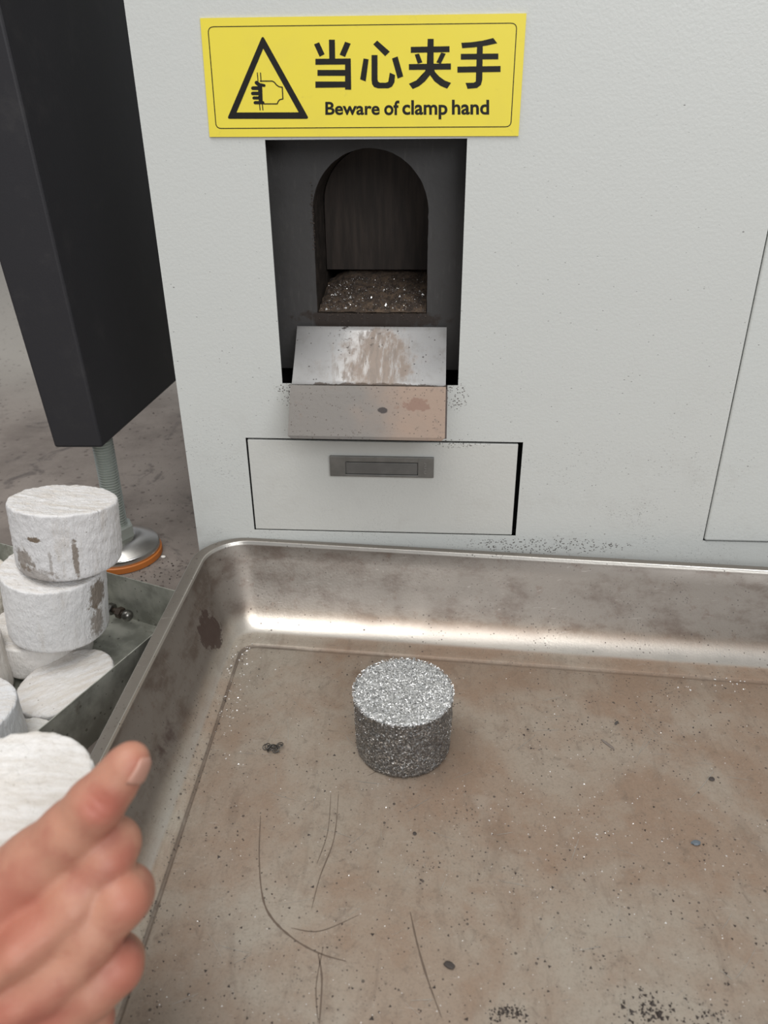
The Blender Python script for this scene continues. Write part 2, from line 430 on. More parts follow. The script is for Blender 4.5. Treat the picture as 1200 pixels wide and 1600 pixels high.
# recess plate with arched hole
YP = .040
AX0, AX1 = -.1280, -.0092; ACX = (AX0+AX1)/2; AR = (AX1-AX0)/2; AZ0 = .3393; AZC = .5018-AR
def arch_pts(n=40, grow=0.0):
    pts = [(AX0-grow, AZ0-grow)]
    for i in range(n+1):
        a = math.pi - math.pi*i/n
        pts.append((ACX+(AR+grow)*math.cos(a), AZC+(AR+grow)*math.sin(a)))
    pts.append((AX1+grow, AZ0-grow)); return pts
PZ0 = at_y(720, 578, YP).z
px0, px1, pz1 = -.205, .075, .545
def outer_for(p):
    x, z = p; c = (ACX, (AZ0+AZC)/2+.02); dx, dz = x-c[0], z-c[1]; ts = []
    if dx > 1e-9: ts.append((px1-c[0])/dx)
    if dx < -1e-9: ts.append((px0-c[0])/dx)
    if dz > 1e-9: ts.append((pz1-c[1])/dz)
    if dz < -1e-9: ts.append((PZ0-c[1])/dz)
    t = min(ts); return (c[0]+dx*t, c[1]+dz*t)
inner = arch_pts()
loop = []
for i in range(len(inner)):            # resample the straight edges so the outer corners are kept
    a, b = inner[i], inner[(i+1) % len(inner)]
    k = 24 if math.dist(a, b) > .03 else 1
    for j in range(k): loop.append((a[0]+(b[0]-a[0])*j/k, a[1]+(b[1]-a[1])*j/k))
outer = [outer_for(p) for p in loop]
for c in ((px0, PZ0), (px1, PZ0), (px0, pz1), (px1, pz1)):
    i = min(range(len(outer)), key=lambda q: math.dist(outer[q], c)); outer[i] = c
bm = bmesh.new(); n = len(loop)
A = [bm.verts.new((x + .0005*noise.noise((x*400, z*400, 1)), YP, z+.0005*noise.noise((x*400, z*400, 9)))) for x, z in loop]; B = [bm.verts.new((x, YP, z)) for x, z in outer]
for i in range(n):
    j = (i+1) % n; bm.faces.new((A[i], A[j], B[j], B[i]))
r = bmesh.ops.extrude_face_region(bm, geom=bm.faces[:])
for g in r['geom']:
    if isinstance(g, bmesh.types.BMVert): g.co.y += .003
bm_obj('arched_plate', bm, RECESS, mach)
bm = bmesh.new()
box_bm(bm, px0-.002, px0, .0025, .26, .24, pz1); box_bm(bm, px1, px1+.002, .0025, .26, .24, pz1)
box_bm(bm, px0-.002, px1+.002, .0025, .26, pz1, pz1+.002); box_bm(bm, px0, px1, .0025, .26, .238, .240)
box_bm(bm, px0, px1, .10, .102, .240, PZ0+.02)
bm_obj('recess_box', bm, INSIDE, mach)
# tunnel behind the arch
vs = []; fs = []; YT = (YP+.003, .24)
for (x, z) in loop: vs += [(x, YT[0], z), (x, YT[1], z)]
for i in range(n):
    j = (i+1) % n; fs.append((2*i, 2*j, 2*j+1, 2*i+1))
vs2 = []
for (x, z) in loop:
    dx, dz = x-ACX, z-AZC; l = math.hypot(dx, dz) or 1; vs2 += [(x+dx/l*.002, YT[0], z+dz/l*.002), (x+dx/l*.002, YT[1], z+dz/l*.002)]
k0 = len(vs); vs += vs2
for i in range(n):
    j = (i+1) % n; fs.append((k0+2*i+1, k0+2*j+1, k0+2*j, k0+2*i)); fs.append((2*i, k0+2*i, k0+2*j, 2*j))
mesh_obj('discharge_tunnel', vs, fs, TUNNEL, mach)
YG = .125; GZ = at_y(580, 421, YG).z
g = [(max(min(x, AX1-.0008), AX0+.0008), min(z, AZC+math.sqrt(max(0, (AR-.0008)**2-(x-ACX)**2)) if z > AZC else z)) for x, z in arch_pts(40)]
g = [(x, max(z, GZ)) for x, z in g]
bm = bmesh.new(); fv = [bm.verts.new((x, YG, z)) for x, z in g]; bm.faces.new(fv)
r = bmesh.ops.extrude_face_region(bm, geom=bm.faces[:])
for q in r['geom']:
    if isinstance(q, bmesh.types.BMVert): q.co.y += .006
gt = bm_obj('sliding_gate', bm, GATE, mach)

# heap of dirt and swarf in the tunnel mouth
nx, ny = 70, 50; vs = []; fs = []
def soil_h(x, y):
    t = (y-YP)/(YG-YP)
    h = AZ0+.0012 + max(0, min(1.2, t))**1.0*(GZ-AZ0-.007)
    e = min(1, max(0, (y-YP+.001)/.006))
    nv = noise.fractal((x*70, y*70, 3.1), .8, 2.1, 5)*.0026 + noise.noise((x*260, y*260, 7))*.0011
    side = max(0, 1-(x-AX0)/.03)*.012*max(0, t)
    return max(AZ0+.0006, h - side + nv*e)
for j in range(ny+1):
    for i in range(nx+1):
        x = AX0+.0007+(AX1-AX0-.0014)*i/nx; y = YP+.0005+(YG+.05-YP)*j/ny
        vs.append((x, y, soil_h(x, y)))
for j in range(ny):
    for i in range(nx):
        a = j*(nx+1)+i; fs.append((a, a+1, a+nx+2, a+nx+1))
k0 = len(vs); vs += [(AX0+.0007, YP+.0005, AZ0+.0002), (AX1-.0007, YP+.0005, AZ0+.0002), (AX1-.0007, YG+.05, AZ0+.0002), (AX0+.0007, YG+.05, AZ0+.0002)]
fs.append((k0+3, k0+2, k0+1, k0))
so = mesh_obj('swarf_heap', vs, fs, SOIL, None, True)
tagit(so, 'heap of brown dirt and metal swarf in the arched chute mouth', 'swarf', kind='stuff')

# folded chute lip: upper ramp + lower flap
LX0, LX1 = -.1505, .0130
U = [(.0335, .3258), (-.020, .2770), (-.0535, .2330)]
RAMP = [(-.0195+.053*t, .2776+.0482*t-.0016*math.sin(math.pi*t)) for t in [k/14 for k in range(14, -1, -1)]]
def sheet(name, prof, x0, x1, t, mat, parent, rnd=0):
    bm = bmesh.new(); rows = []
    for k, (y, z) in enumerate(prof):
        ins = rnd if k == len(prof)-1 else 0
        rows.append([bm.verts.new((x, y, z)) for x in (x0+ins, x1-ins)])
    for a, b in zip(rows, rows[1:]): bm.faces.new((a[0], a[1], b[1], b[0]))
    bm.normal_update()
    r = bmesh.ops.solidify(bm, geom=bm.faces[:], thickness=t)
    return bm_obj(name, bm, mat, parent)
lip = sheet('chute_ramp', RAMP, LX0+.0006, LX1-.0004, .0016, CHUTE, mach)
for p in lip.data.polygons: p.use_smooth = abs(p.normal.x) < .5 and p.area > 1e-4
lip['label'] = 'bright steel ramp smeared with brown dirt'
fp = sheet('chute_flap', [(-.0200, .2768), (-.026, .2692), (-.0505, .2370), (-.0535, .2332), (-.0545, .2306)], LX0-.0006, LX1-.0002, .0018, FLAP, mach, .0035)
fp['label'] = 'rust-tinted lower flap with a dark side flange'
DKF = simple('flange_dark', (.085, .065, .058), .6, .3, .4, 90)
hexa('side_flange', [(LX1-.0008, -.0520, .2320), (LX1+.0016, -.0520, .2320), (LX1+.0016, -.0040, .2380), (LX1-.0008, -.0040, .2380),
                     (LX1-.0008, -.0205, .2750), (LX1+.0016, -.0205, .2750), (LX1+.0016, -.0030, .2740), (LX1-.0008, -.0030, .2740)], DKF, fp)

# ------------------------------------------------------------------ warning sign
m = Mat('sign_yellow', (.87, .72, .08), .38)
c = m.mix(m.mul(m.step(m.noise(30, detail=5), .45, .75), .35), (.86, .715, .072), (.80, .66, .085))
c = m.mix(m.mul(m.step(m.noise(55, detail=6, rough=.75, dist=1), .60, .75), .35), c, (.55, .45, .08))
m.set(col=c); m.bump(m.noise(60, detail=3), .1, .0008)
YEL = m.m
INK = simple('sign_ink', (.014, .013, .010), .5, 0, .3, 80, spec=.3)
cor = [at_y(*p, -.0004) for p in ((328, 214), (810, 212.5), (822.5, 21), (313, 28.5))]
sign = thing('warning_sign', (cor[0]+cor[1]+cor[2]+cor[3])/4, 'yellow warning sign with black pinch-hazard triangle and Chinese and English lettering', 'sign')
hexa('plate', [cor[0], cor[1], cor[1]-Vector((0, .0012, 0)), cor[0]-Vector((0, .0012, 0)), cor[3], cor[2], cor[2]-Vector((0, .0012, 0)), cor[3]-Vector((0, .0012, 0))], YEL, sign)
SY = -.00175
def poly_obj(name, polys, parent, conv, mat=INK, y=SY):
    """flat print: each polygon becomes a thin filled prism"""
    bm = bmesh.new()
    for k, pl in enumerate(polys):
        vs = [bm.verts.new(at_y(*conv(p), y-.00002*(k % 5))) for p in pl]
        try: f = bm.faces.new(vs)
        except ValueError: continue
        bmesh.ops.triangulate(bm, faces=[f])
    return bm_obj(name, bm, mat, parent)
def stroke(pts, w, cap=True):
    out = []
    for a, b in zip(pts, pts[1:]):
        d = Vector((b[0]-a[0], b[1]-a[1])).normalized(); nn = Vector((-d.y, d.x))*(w/2)
        out.append([(a[0]+nn.x, a[1]+nn.y), (b[0]+nn.x, b[1]+nn.y), (b[0]-nn.x, b[1]-nn.y), (a[0]-nn.x, a[1]-nn.y)])
    if cap:
        for p in pts: out.append([(p[0]+w/2*math.cos(t*math.pi/6), p[1]+w/2*math.sin(t*math.pi/6)) for t in range(12)])
    return out
cA = lambda p: (340+p[0]/7.5, 40+p[1]/7.5)
cB = lambda p: (480+p[0]/3.75, 50+p[1]/3.75)
cC = lambda p: (300+p[0]/2.2222, p[1]/2.2222)
def rcorner(poly, r, n=5):
    out = []
    for i, p in enumerate(poly):
        a = Vector(poly[i-1]); b = Vector(p); c = Vector(poly[(i+1) % len(poly)])
        u = (a-b).normalized(); v = (c-b).normalized(); ang = u.angle(v); t = r/math.tan(ang/2)
        p0, p1 = b+u*t, b+v*t
        for k in range(n+1):
            s = k/n; out.append(tuple(p0*(1-s)**2 + b*2*s*(1-s) + p1*s*s))
    return out
bd = rcorner([(55, 93), (1128, 80), (1107, 440), (84, 446)], 20)
poly_obj('border_line', stroke(bd+[bd[0]], 3.0, False), sign, cC)
O3 = [(527, 112), (1072, 1093), (112, 1093)]; I3 = [(535, 270), (950, 1016), (222, 1018)]
tri_o = rcorner(O3, 22, 5)
# triangle ring: three trapezoids with rounded outer corners
segs = []
for k in range(3):
    a = tri_o[k*6+3:k*6+6]; b = tri_o[((k+1) % 3)*6:((k+1) % 3)*6+4]
    segs.append(a+b+[I3[(k+1) % 3], I3[k]])
tr = poly_obj('warning_triangle', segs, sign, cA)
sym = stroke([(465, 550), (474, 655)], 11, False)+stroke([(502, 550), (510, 660)], 11, False)+stroke([(491, 915), (498, 992)], 11, False)+stroke([(524, 915), (531, 992)], 11, False)
sym += stroke([(500, 650), (640, 650), (665, 664), (690, 695), (720, 716), (758, 722), (765, 860), (728, 868), (712, 885), (698, 917), (540, 917)], 13)
sym += [[(470, 690), (522, 690), (530, 920), (484, 920)]]
for a, b, w in (((456, 668), (495, 702), 44), ((414, 733), (500, 733), 44), ((412, 795), (500, 795), 42), ((426, 848), (500, 848), 38), ((440, 903), (530, 903), 38), ((500, 692), (545, 702), 34)): sym += stroke([a, b], w)
poly_obj('hand_symbol', sym, tr, cA)
H = {
 'character_dang': [[(127, 45), (162, 45), (164, 158), (129, 158)], [(40, 72), (70, 60), (102, 130), (73, 145)], [(222, 57), (255, 68), (222, 146), (190, 133)],
   [(48, 157), (255, 155), (255, 190), (48, 192)], [(222, 156), (255, 156), (258, 338), (222, 337)], [(60, 222), (223, 222), (223, 257), (60, 257)], [(48, 290), (223, 290), (223, 325), (48, 327)]],
 'character_xin': [[(387, 72), (410, 50), (484, 115), (457, 142)], [(330, 155), (360, 160), (343, 290), (310, 277)],
   [(377, 135), (412, 135), (412, 275), (415, 290), (425, 297), (460, 297), (475, 292), (481, 280), (484, 238), (515, 252), (511, 295), (497, 320), (475, 330), (415, 330), (392, 322), (380, 305), (377, 280)],
   [(497, 155), (530, 143), (563, 260), (530, 273)]],
 'character_jia': [[(706, 40), (741, 40), (741, 190), (735, 215), (700, 215), (706, 190)], [(607, 87), (834, 83), (834, 118), (607, 122)], [(630, 132), (655, 126), (675, 178), (648, 186)],
   [(785, 120), (812, 127), (783, 186), (757, 178)], [(596, 188), (842, 184), (842, 220), (596, 222)],
   [(700, 205), (738, 205), (722, 250), (690, 290), (655, 318), (618, 334), (596, 303), (640, 283), (672, 258), (690, 230)],
   [(705, 205), (738, 205), (750, 235), (775, 262), (808, 285), (843, 298), (820, 332), (780, 315), (745, 288), (718, 250)]],
 'character_shou': [[(903, 63), (960, 60), (1030, 50), (1090, 35), (1114, 66), (1050, 80), (980, 90), (908, 95)], [(900, 128), (1120, 126), (1120, 160), (900, 162)], [(880, 203), (1133, 199), (1133, 234), (880, 238)],
   [(995, 85), (1029, 78), (1026, 280), (1018, 310), (995, 328), (940, 333), (928, 298), (975, 297), (988, 290), (991, 275)]],
}
for nm, pl in H.items(): poly_obj(nm, pl, sign, cB)
def word(txt, x0, x1, ytop, ybot):
    cu = bpy.data.curves.new('w', 'FONT'); cu.body = txt; cu.size = 1; cu.offset = .025; cu.resolution_u = 4
    ob = bpy.data.objects.new('w', cu); COL.objects.link(ob); bpy.context.view_layer.update()
    me = bpy.data.meshes.new_from_object(ob.evaluated_get(bpy.context.evaluated_depsgraph_get()))
    bpy.data.objects.remove(ob)
    xs = [v.co.x for v in me.vertices]; ys = [v.co.y for v in me.vertices]
    a, b, c, d = min(xs), max(xs), min(ys), max(ys)
    vs = []
    for v in me.vertices:
        u = x0+(v.co.x-a)/(b-a)*(x1-x0); w = ybot+v.co.y/d*(ytop-ybot); vs.append(at_y(*cB((u, w)), SY))
    fs = [tuple(p.vertices) for p in me.polygons]
    mesh_obj('word_'+txt.lower(), vs, fs, INK, sign)
word('Beware', 106, 425, 409, 483); word('of', 451, 540, 401, 484); word('clamp', 557, 822, 399, 482); word('hand', 848, 1066, 397, 481)

# ------------------------------------------------------------------ black support column with levelling foot
BLK = Mat('black_powder_coat', (.020, .020, .022), .5, 0, .4)
BLK.set(col=BLK.mix(BLK.mul(BLK.step(BLK.noise(18, detail=6, rough=.7), .5, .8), .6), (.022, .021, .024), (.045, .042, .042)))
BLK.bump(BLK.noise(400, detail=2), .15, .0006); BLK = BLK.m
ZB = .170
b0 = at_z(85, 700, ZB); b1 = at_z(160, 700, ZB); b2 = at_z(268, 603, ZB)
d1 = at_y(5, 32, b1.y)-b1; d0 = at_y(0, 438, b0.y)-b0
d0 = (d0.normalized()*.6+d1.normalized()*.4)
t1 = b1+d1*(.95/d1.z); t0 = b0+d0*(.95/d0.z)
back = (b2-b1).normalized()*.42
frame = thing('support_column', (b0+b1)/2 + Vector((0, .05, -ZB)), 'matte black square steel machine leg left of the pale cabinet', 'machine leg')
hexa('column', [b0, b1, b1+back, b0+back, t0, t1, t1+back, t0+back], BLK, frame, .0035)
ROD = Mat('zinc_rod', (.46, .49, .45), .36, .65); ROD = ROD.m
fc = at_z(190, 861, .006)
foot = Vector((fc.x, fc.y, 0))
rx, ry = foot.x-.004, foot.y+.012
prof = []
z = .036
while z < .188:
    prof += [(.0112, z), (.0134, z+.0013), (.0134, z+.0019), (.0112, z+.0032)]; z += .0036
v, f = lathe(prof, 24); 
v = [(foot.x+x-(zz-.03)*.02, foot.y+y+.002+(zz-.03)*.06, zz) for x, y, zz in v]
mesh_obj('threaded_rod', v, f, ROD, frame)
v, f = lathe([(.0205, .030), (.0215, .031), (.0215, .046), (.0195, .0475)], 6, (foot.x, foot.y, 0)); mesh_obj('hex_nut', v, f, ROD, frame)
STN = Mat('turned_stainless', (.62, .60, .57), .24, 1.0); STN.b.inputs['Anisotropic'].default_value = .85; tn = STN.t.nodes.new('ShaderNodeTangent'); tn.direction_type = 'RADIAL'; tn.axis = 'Z'; STN.t.links.new(tn.outputs[0], STN.b.inputs['Tangent']); STN = STN.m
v, f = lathe([(.050, .0085), (.0515, .010), (.0515, .017), (.0495, .0195), (.030, .0285), (.022, .0310), (.020, .0312)], 72, (foot.x, foot.y, 0)); o = mesh_obj('foot_disc', v, f, STN, frame, False, foot); o['label'] = 'shiny turned steel cone disc'
for p in o.data.polygons: p.use_smooth = len(p.vertices) == 4
ORG = simple('orange_rubber', (.50, .155, .028), .55)
v, f = lathe([(.0515, .0), (.0535, .001), (.0535, .0085), (.052, .0095), (.049, .0095)], 72, (foot.x, foot.y, 0)); o = mesh_obj('rubber_pad', v, f, ORG, frame); o['label'] = 'orange rubber ring pad'

# ------------------------------------------------------------------ stainless tray
def outline(quad, radii, nside=60, ncor=14):
    """closed rounded quad, same number of points for every outline"""
    Q = [Vector(q) for q in quad]; out = []; segs = []
    for i in range(4):
        a, b, c = Q[i-1], Q[i], Q[(i+1) % 4]
        u = (a-b).normalized(); v = (c-b).normalized(); t = radii[i]/math.tan(u.angle(v)/2)
        p0, p1 = b+u*t, b+v*t; n1 = (p0+p1)/2
        # circle through p0,p1 tangent to both edges
        bis = (u+v).normalized(); cen = b+bis*(radii[i]/math.sin(u.angle(v)/2))
        a0 = math.atan2(p0.y-cen.y, p0.x-cen.x); a1 = math.atan2(p1.y-cen.y, p1.x-cen.x)
        da = (a1-a0+math.pi) % (2*math.pi)-math.pi
        segs.append([Vector((cen.x+radii[i]*math.cos(a0+da*k/ncor), cen.y+radii[i]*math.sin(a0+da*k/ncor))) for k in range(ncor+1)])
    for i in range(4):
        out += segs[i]; p, q = segs[i][-1], segs[(i+1) % 4][0]
        out += [p.lerp(q, k/nside) for k in range(1, nside)]
    return out
YN = -.68
bk = lambda x, off=0.: -.0042-(x+.1855)*.0626-off
def quad(xl_top, xl_bot, off, xr, yn):
    return [(xl_top, bk(xl_top, off)), (xl_bot, yn), (xr, yn), (xr, bk(xr, off))]
O0 = outline(quad(-.2745, -.2610, .0000, .7400, YN), (.055,)*4)
A0 = outline(quad(-.2600, -.2540, .0085, .7270, YN+.012), (.044,)*4)
B0 = outline(quad(-.2060, -.1945, .112, .655, YN+.085), (.016,)*4)
B0 = [Vector((p.x, p.y)) for p in B0]
def mixo(a, b, t): return [p.lerp(q, t) for p, q in zip(a, b)]
TZ = .0805
rings = [(mixo(O0, A0, .06), TZ-.012), (mixo(O0, A0, -.02), TZ-.0105), (mixo(O0, A0, -.04), TZ-.003), (mixo(O0, A0, .0), TZ-.0008), (mixo(O0, A0, .1), TZ-.0001), (mixo(O0, A0, .2), TZ), (mixo(O0, A0, .80), TZ+.0001),
         (mixo(O0, A0, .90), TZ-.0001), (mixo(O0, A0, .97), TZ-.0006), (A0, TZ-.0016)]
def prf(s): return mixo(A0, B0, s)
rings += [(prf(.008), TZ-.0034), (prf(.03), TZ-.009), (prf(.12), .063), (prf(.26), .046), (prf(.42), .0310), (prf(.56), .0190)]
# concave fillet
for k in range(1, 9):
    t = k/8; a = Vector((.56, .0190)); b = Vector((.70, .0055)); c = Vector((.85, .0050))
    p = a*(1-t)**2+b*2*t*(1-t)+c*t*t; rings.append((prf(p.x), p.y))
rings += [(prf(.93), .0050), (prf(.945), .0044), (prf(.96), .0034), (prf(.975), .0031), (prf(.995), .0038), (prf(1.03), .0050)]
vs = []; fs = []; n = len(O0)
def bumpz(x, y, z): 
    return z
dent = at_y(656, 998, -.083)
for pts, z in rings:
    for p in pts:
        q = Vector((p.x, p.y, bumpz(p.x, p.y, z)))
        dd = (q-dent).length
        vs.append(q)
for j in range(len(rings)-1):
    for i in range(n):
        k = (i+1) % n; fs.append((j*n+i, (j+1)*n+i, (j+1)*n+k, j*n+k))
last = (len(rings)-1)*n
inn = prf(1.03); cen = Vector((.23, -.36))
for s in (.75, .5, .25):
    for p in inn:
        q = cen.lerp(p, s); vs.append(Vector((q.x, q.y, bumpz(q.x, q.y, .0050))))
for j in range(len(rings)-1, len(rings)+2):
    for i in range(n):
        k = (i+1) % n; fs.append((j*n+i, (j+1)*n+i, (j+1)*n+k, j*n+k))
vs.append(Vector((cen.x, cen.y, .0050))); ci = len(vs)-1; j = len(rings)+2
for i in range(n): fs.append((j*n+i, ci, j*n+(i+1) % n))
tray = thing('drip_tray', (cen.x, cen.y, 0), 'large dirty stainless steel tray with rolled rim on the floor before the cabinet', 'tray')
fs = [tuple(reversed(q)) for q in fs] if Vector(vs[fs[-1][1]]-vs[fs[-1][0]]).cross(vs[fs[-1][2]]-vs[fs[-1][0]]).z < 0 else fs
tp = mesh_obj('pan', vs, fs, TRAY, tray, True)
so_ = tp.modifiers.new('t', 'SOLIDIFY'); so_.thickness = .0014; so_.offset = -1
v, f = lathe([(.0052, -.0008), (.0040, .0002), (.0026, .0013), (.0012, .0019), (.0003, .0020)], 20)
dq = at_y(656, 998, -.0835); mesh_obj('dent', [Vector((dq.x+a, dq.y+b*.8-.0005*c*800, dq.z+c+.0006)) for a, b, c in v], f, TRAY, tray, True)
def floor_z(x, y): return bumpz(x, y, .0050)

# scratches in the film on the tray floor
def ribbon(px, w, vs, fs, h=.00025):
    P = [at_z(a, b, .005) for a, b in px]; Q = []
    for i in range(len(P)-1):
        for k in range(6):
            t = k/6; p0 = P[max(i-1, 0)]; p1 = P[i]; p2 = P[i+1]; p3 = P[min(i+2, len(P)-1)]
            Q.append(.5*((2*p1)+(p2-p0)*t+(2*p0-5*p1+4*p2-p3)*t*t+(3*p1-p0-3*p2+p3)*t*t*t))
    Q.append(P[-1])
    for i, p in enumerate(Q):
        d = (Q[min(i+1, len(Q)-1)]-Q[max(i-1, 0)]).normalized(); nn = Vector((-d.y, d.x, 0))*w*.5*(.35+.65*math.sin(math.pi*(i+.5)/len(Q)))*(.6+.6*random.random())
        for s in (-1, 1):
            q = p+nn*s; vs.append(Vector((q.x, q.y, floor_z(q.x, q.y)+h)))
    k0 = len(vs)-2*len(Q)
    for i in range(len(Q)-1): fs.append((k0+2*i, k0+2*i+1, k0+2*i+3, k0+2*i+2))
SCR = simple('scratch_brown', (.135, .098, .074), .45, .4)
vs = []; fs = []
for px, w in (([(407, 1275), (405, 1340), (410, 1400), (425, 1435), (460, 1468), (500, 1490), (540, 1502)], .0016),
              ([(497, 1490), (503, 1530), (499, 1600)], .0013), ([(505, 1480), (494, 1540), (497, 1598)], .0008), ([(641, 1425), (652, 1475), (668, 1530), (690, 1590)], .0014),
              ([(529, 1240), (522, 1310), (500, 1370), (487, 1420)], .0008), ([(517, 1240), (512, 1300), (495, 1350)], .0006),
              ([(455, 1450), (500, 1455), (560, 1430)], .0007), ([(640, 1180), (600, 1200), (575, 1212)], .0006)): ribbon(px, w, vs, fs)
o = mesh_obj('scratches', vs, fs, SCR, tray, True); o['kind'] = 'stuff'; o['label'] = 'brown curved scrape marks'
SCL = simple('scratch_light', (.42, .39, .35), .35, .6)
vs = []; fs = []
for k in range(70):
    a, b = random.uniform(260, 1190), random.uniform(1080, 1590); an = random.choice([.2, -.3, 1.2, 2.2])+random.gauss(0, .4); L = random.uniform(12, 60)
    ribbon([(a, b), (a+L*.5*math.cos(an)+random.gauss(0, 2), b+L*.5*math.sin(an)), (a+L*math.cos(an), b+L*math.sin(an))], random.uniform(.0002, .00045), vs, fs)
o = mesh_obj('fine_scratches', vs, fs, SCL, tray, True); o['kind'] = 'stuff'

# ------------------------------------------------------------------ loose grit
def flake(vs, fs, p, s, flat=.35, nrm=None):
    """a small irregular tetrahedral chip"""
    k = len(vs); a = random.uniform(0, 6.28); r = [random.uniform(.5, 1.2)*s for _ in range(3)]
    ti = random.uniform(-.5, .5)*s*flat
    for i in range(3):
        th = a+i*2.09; vs.append(p+Vector((r[i]*math.cos(th), r[i]*math.sin(th), (i-1)*ti*.5)))
    vs.append(p+Vector((0, 0, s*flat*random.uniform(.8, 1.6))))
    fs += [(k, k+1, k+3), (k+1, k+2, k+3), (k+2, k, k+3), (k+2, k+1, k)]
GRIT = simple('dark_grit', (.045, .035, .030), .7)
SHINY = Mat('bright_chip', (.88, .87, .85), .3, .45); 
SHINY = SHINY.m
vs = []; fs = []
def tray_pt():
    while True:
        a, b = random.uniform(230, 1230), random.uniform(1010, 1620)
        p = at_z(a, b, .005)
        if p.x > -.19+.0 and p.y < -.125-(p.x+.19)*.063: return Vector((p.x, p.y, floor_z(p.x, p.y)))
for k in range(1100):
    flake(vs, fs, tray_pt(), abs(random.gauss(.0003, .0005))+.00022, .6)
def cluster(a, b, ra, rb, n_, s, vs, fs, flat=.6):
    for k in range(n_):
        p = at_z(a+random.gauss(0, ra), b+random.gauss(0, rb), .005); p.z = floor_z(p.x, p.y)
        flake(vs, fs, p, abs(random.gauss(s, s*.6))+.0002, flat)
cluster(795, 1582, 14, 7, 130, .0007, vs, fs); cluster(1010, 1580, 24, 14, 110, .0011, vs, fs); cluster(1110, 1590, 22, 10, 40, .0008, vs, fs)
cluster(880, 1115, 60, 30, 60, .0006, vs, fs); cluster(660, 1360, 20, 12, 30, .0006, vs, fs); cluster(1060, 1130, 60, 25, 60, .0006, vs, fs)
for k in range(170):                       # grit lying along the floor bead
    x = random.uniform(.02, .40); p = Vector((x, -.122-(x+.19)*.0626+random.gauss(0, .0012), .0045)); flake(vs, fs, p, abs(random.gauss(.0006, .0004))+.0002, .6)
for k in range(120):
    y = random.uniform(-.5, -.13); p = Vector((-.2015+(-.13-y)*.02+random.gauss(0, .002), y, .0047)); flake(vs, fs, p, abs(random.gauss(.0005, .0004))+.0002, .6)
for k in range(260):
    y = random.uniform(-.5, -.12); p = Vector((random.uniform(-.222, -.20), y, .0064)); flake(vs, fs, p, abs(random.gauss(.0004, .0003))+.0002, .6)
tagit(mesh_obj('dark_grit', vs, fs, GRIT), 'fine dark grit scattered over the tray floor', 'grit', kind='stuff')
vs = []; fs = []
for k in range(330):
    p = tray_pt(); flake(vs, fs, p, random.uniform(.0003, .0008), .5)
cluster(900, 1300, 110, 70, 150, .00045, vs, fs); cluster(1120, 1070, 40, 6, 25, .0008, vs, fs); cluster(365, 1030, 22, 16, 70, .0007, vs, fs); cluster(360, 1110, 14, 50, 60, .0006, vs, fs)
tagit(mesh_obj('bright_chips', vs, fs, SHINY), 'tiny bright metal chips sprinkled over the tray floor', 'metal chips', kind='stuff')
vs = []; fs = []
for k in range(260):
    x = random.uniform(AX0+.004, AX1-.004); y = random.uniform(YP+.003, YG-.006)
    if random.random() < .35: x = random.gauss(AX0+.03, .015)
    x = min(max(x, AX0+.003), AX1-.003)
    flake(vs, fs, Vector((x, y, soil_h(x, y)+.0002)), random.uniform(.0003, .0010), .7)
for a, b in ((520, 470), (524, 466), (625, 472), (632, 470), (655, 480), (603, 446), (600, 452), (508, 440), (660, 460), (580, 455), (540, 465), (548, 470)):
    x, y = at_z(a, b, .35).x, random.uniform(YP+.004, YP+.05)
    x = min(max(at_y(a, b, y).x, AX0+.003), AX1-.003); flake(vs, fs, Vector((x, y, soil_h(x, y)+.0004)), .0022, .8)
def ramp_z(y):
    pr = RAMP[::-1]
    for (a, b), (c, d) in zip(pr, pr[1:]):
        if a <= y <= c: return b+(d-b)*(y-a)/(c-a)
    return .3258
for k in range(150):
    x = random.gauss(-.065, .017); y = min(max(random.gauss(-.010, .006), -.018), .03); flake(vs, fs, Vector((x, y, ramp_z(y)+.0002)), random.uniform(.0003, .0010), .9)
tagit(mesh_obj('chute_chips', vs, fs, SHINY), 'bright swarf chips lying in the chute mouth and on its ramp', 'metal chips', kind='stuff')
vs = []; fs = []
for k in range(700):
    x = random.uniform(AX0+.004, AX1-.004); y = random.uniform(YP+.003, YG-.004); flake(vs, fs, Vector((x, y, soil_h(x, y))), random.uniform(.0006, .0026), .8)
for k in range(150):                       # crust on the left edge of the arch and along the sill
    if k < 70: p = Vector((AX0-abs(random.gauss(0, .0012))+.0008, YP-.0004, random.gauss(.440, .016)))
    else: p = Vector((random.uniform(AX0, AX1), YP-.0004, AZ0-abs(random.gauss(0, .004))))
    flake(vs, fs, p, random.uniform(.0004, .0014), .7)
tagit(mesh_obj('dark_crumbs', vs, fs, simple('crumbs', (.06, .042, .032), .8)), 'dark brown crumbs on the dirt in the chute mouth', 'grit', kind='stuff')

def chip(name, a, b, s, mat, label, cat, elong=1.0, ang=0.0):
    p = at_z(a, b, .005); p.z = floor_z(p.x, p.y)+.0001
    bm = bmesh.new(); bmesh.ops.create_icosphere(bm, subdivisions=2, radius=1)
    for v in bm.verts:
        k = 1+.35*noise.noise(v.co*1.7+Vector((a, b, 0))); v.co = v.co*k
        v.co = Vector((v.co.x*elong*s, v.co.y*s, (v.co.z+.9)*s*.4))
        v.co = Matrix.Rotation(ang, 3, 'Z') @ v.co + p
    o = bm_obj(name, bm, mat, None, False, p); return tagit(o, label, cat)
chip('slate_chip', 1087, 1318, .0027, simple('slate_blue', (.10, .12, .14), .5), 'small blue-grey angular chip on the right side of the tray floor', 'chip', 1.5, .2)
chip('dark_pebble', 1112, 1218, .0022, GRIT, 'dark brown pebble on the tray floor near the right edge, above the blue-grey chip', 'pebble', 1.2)
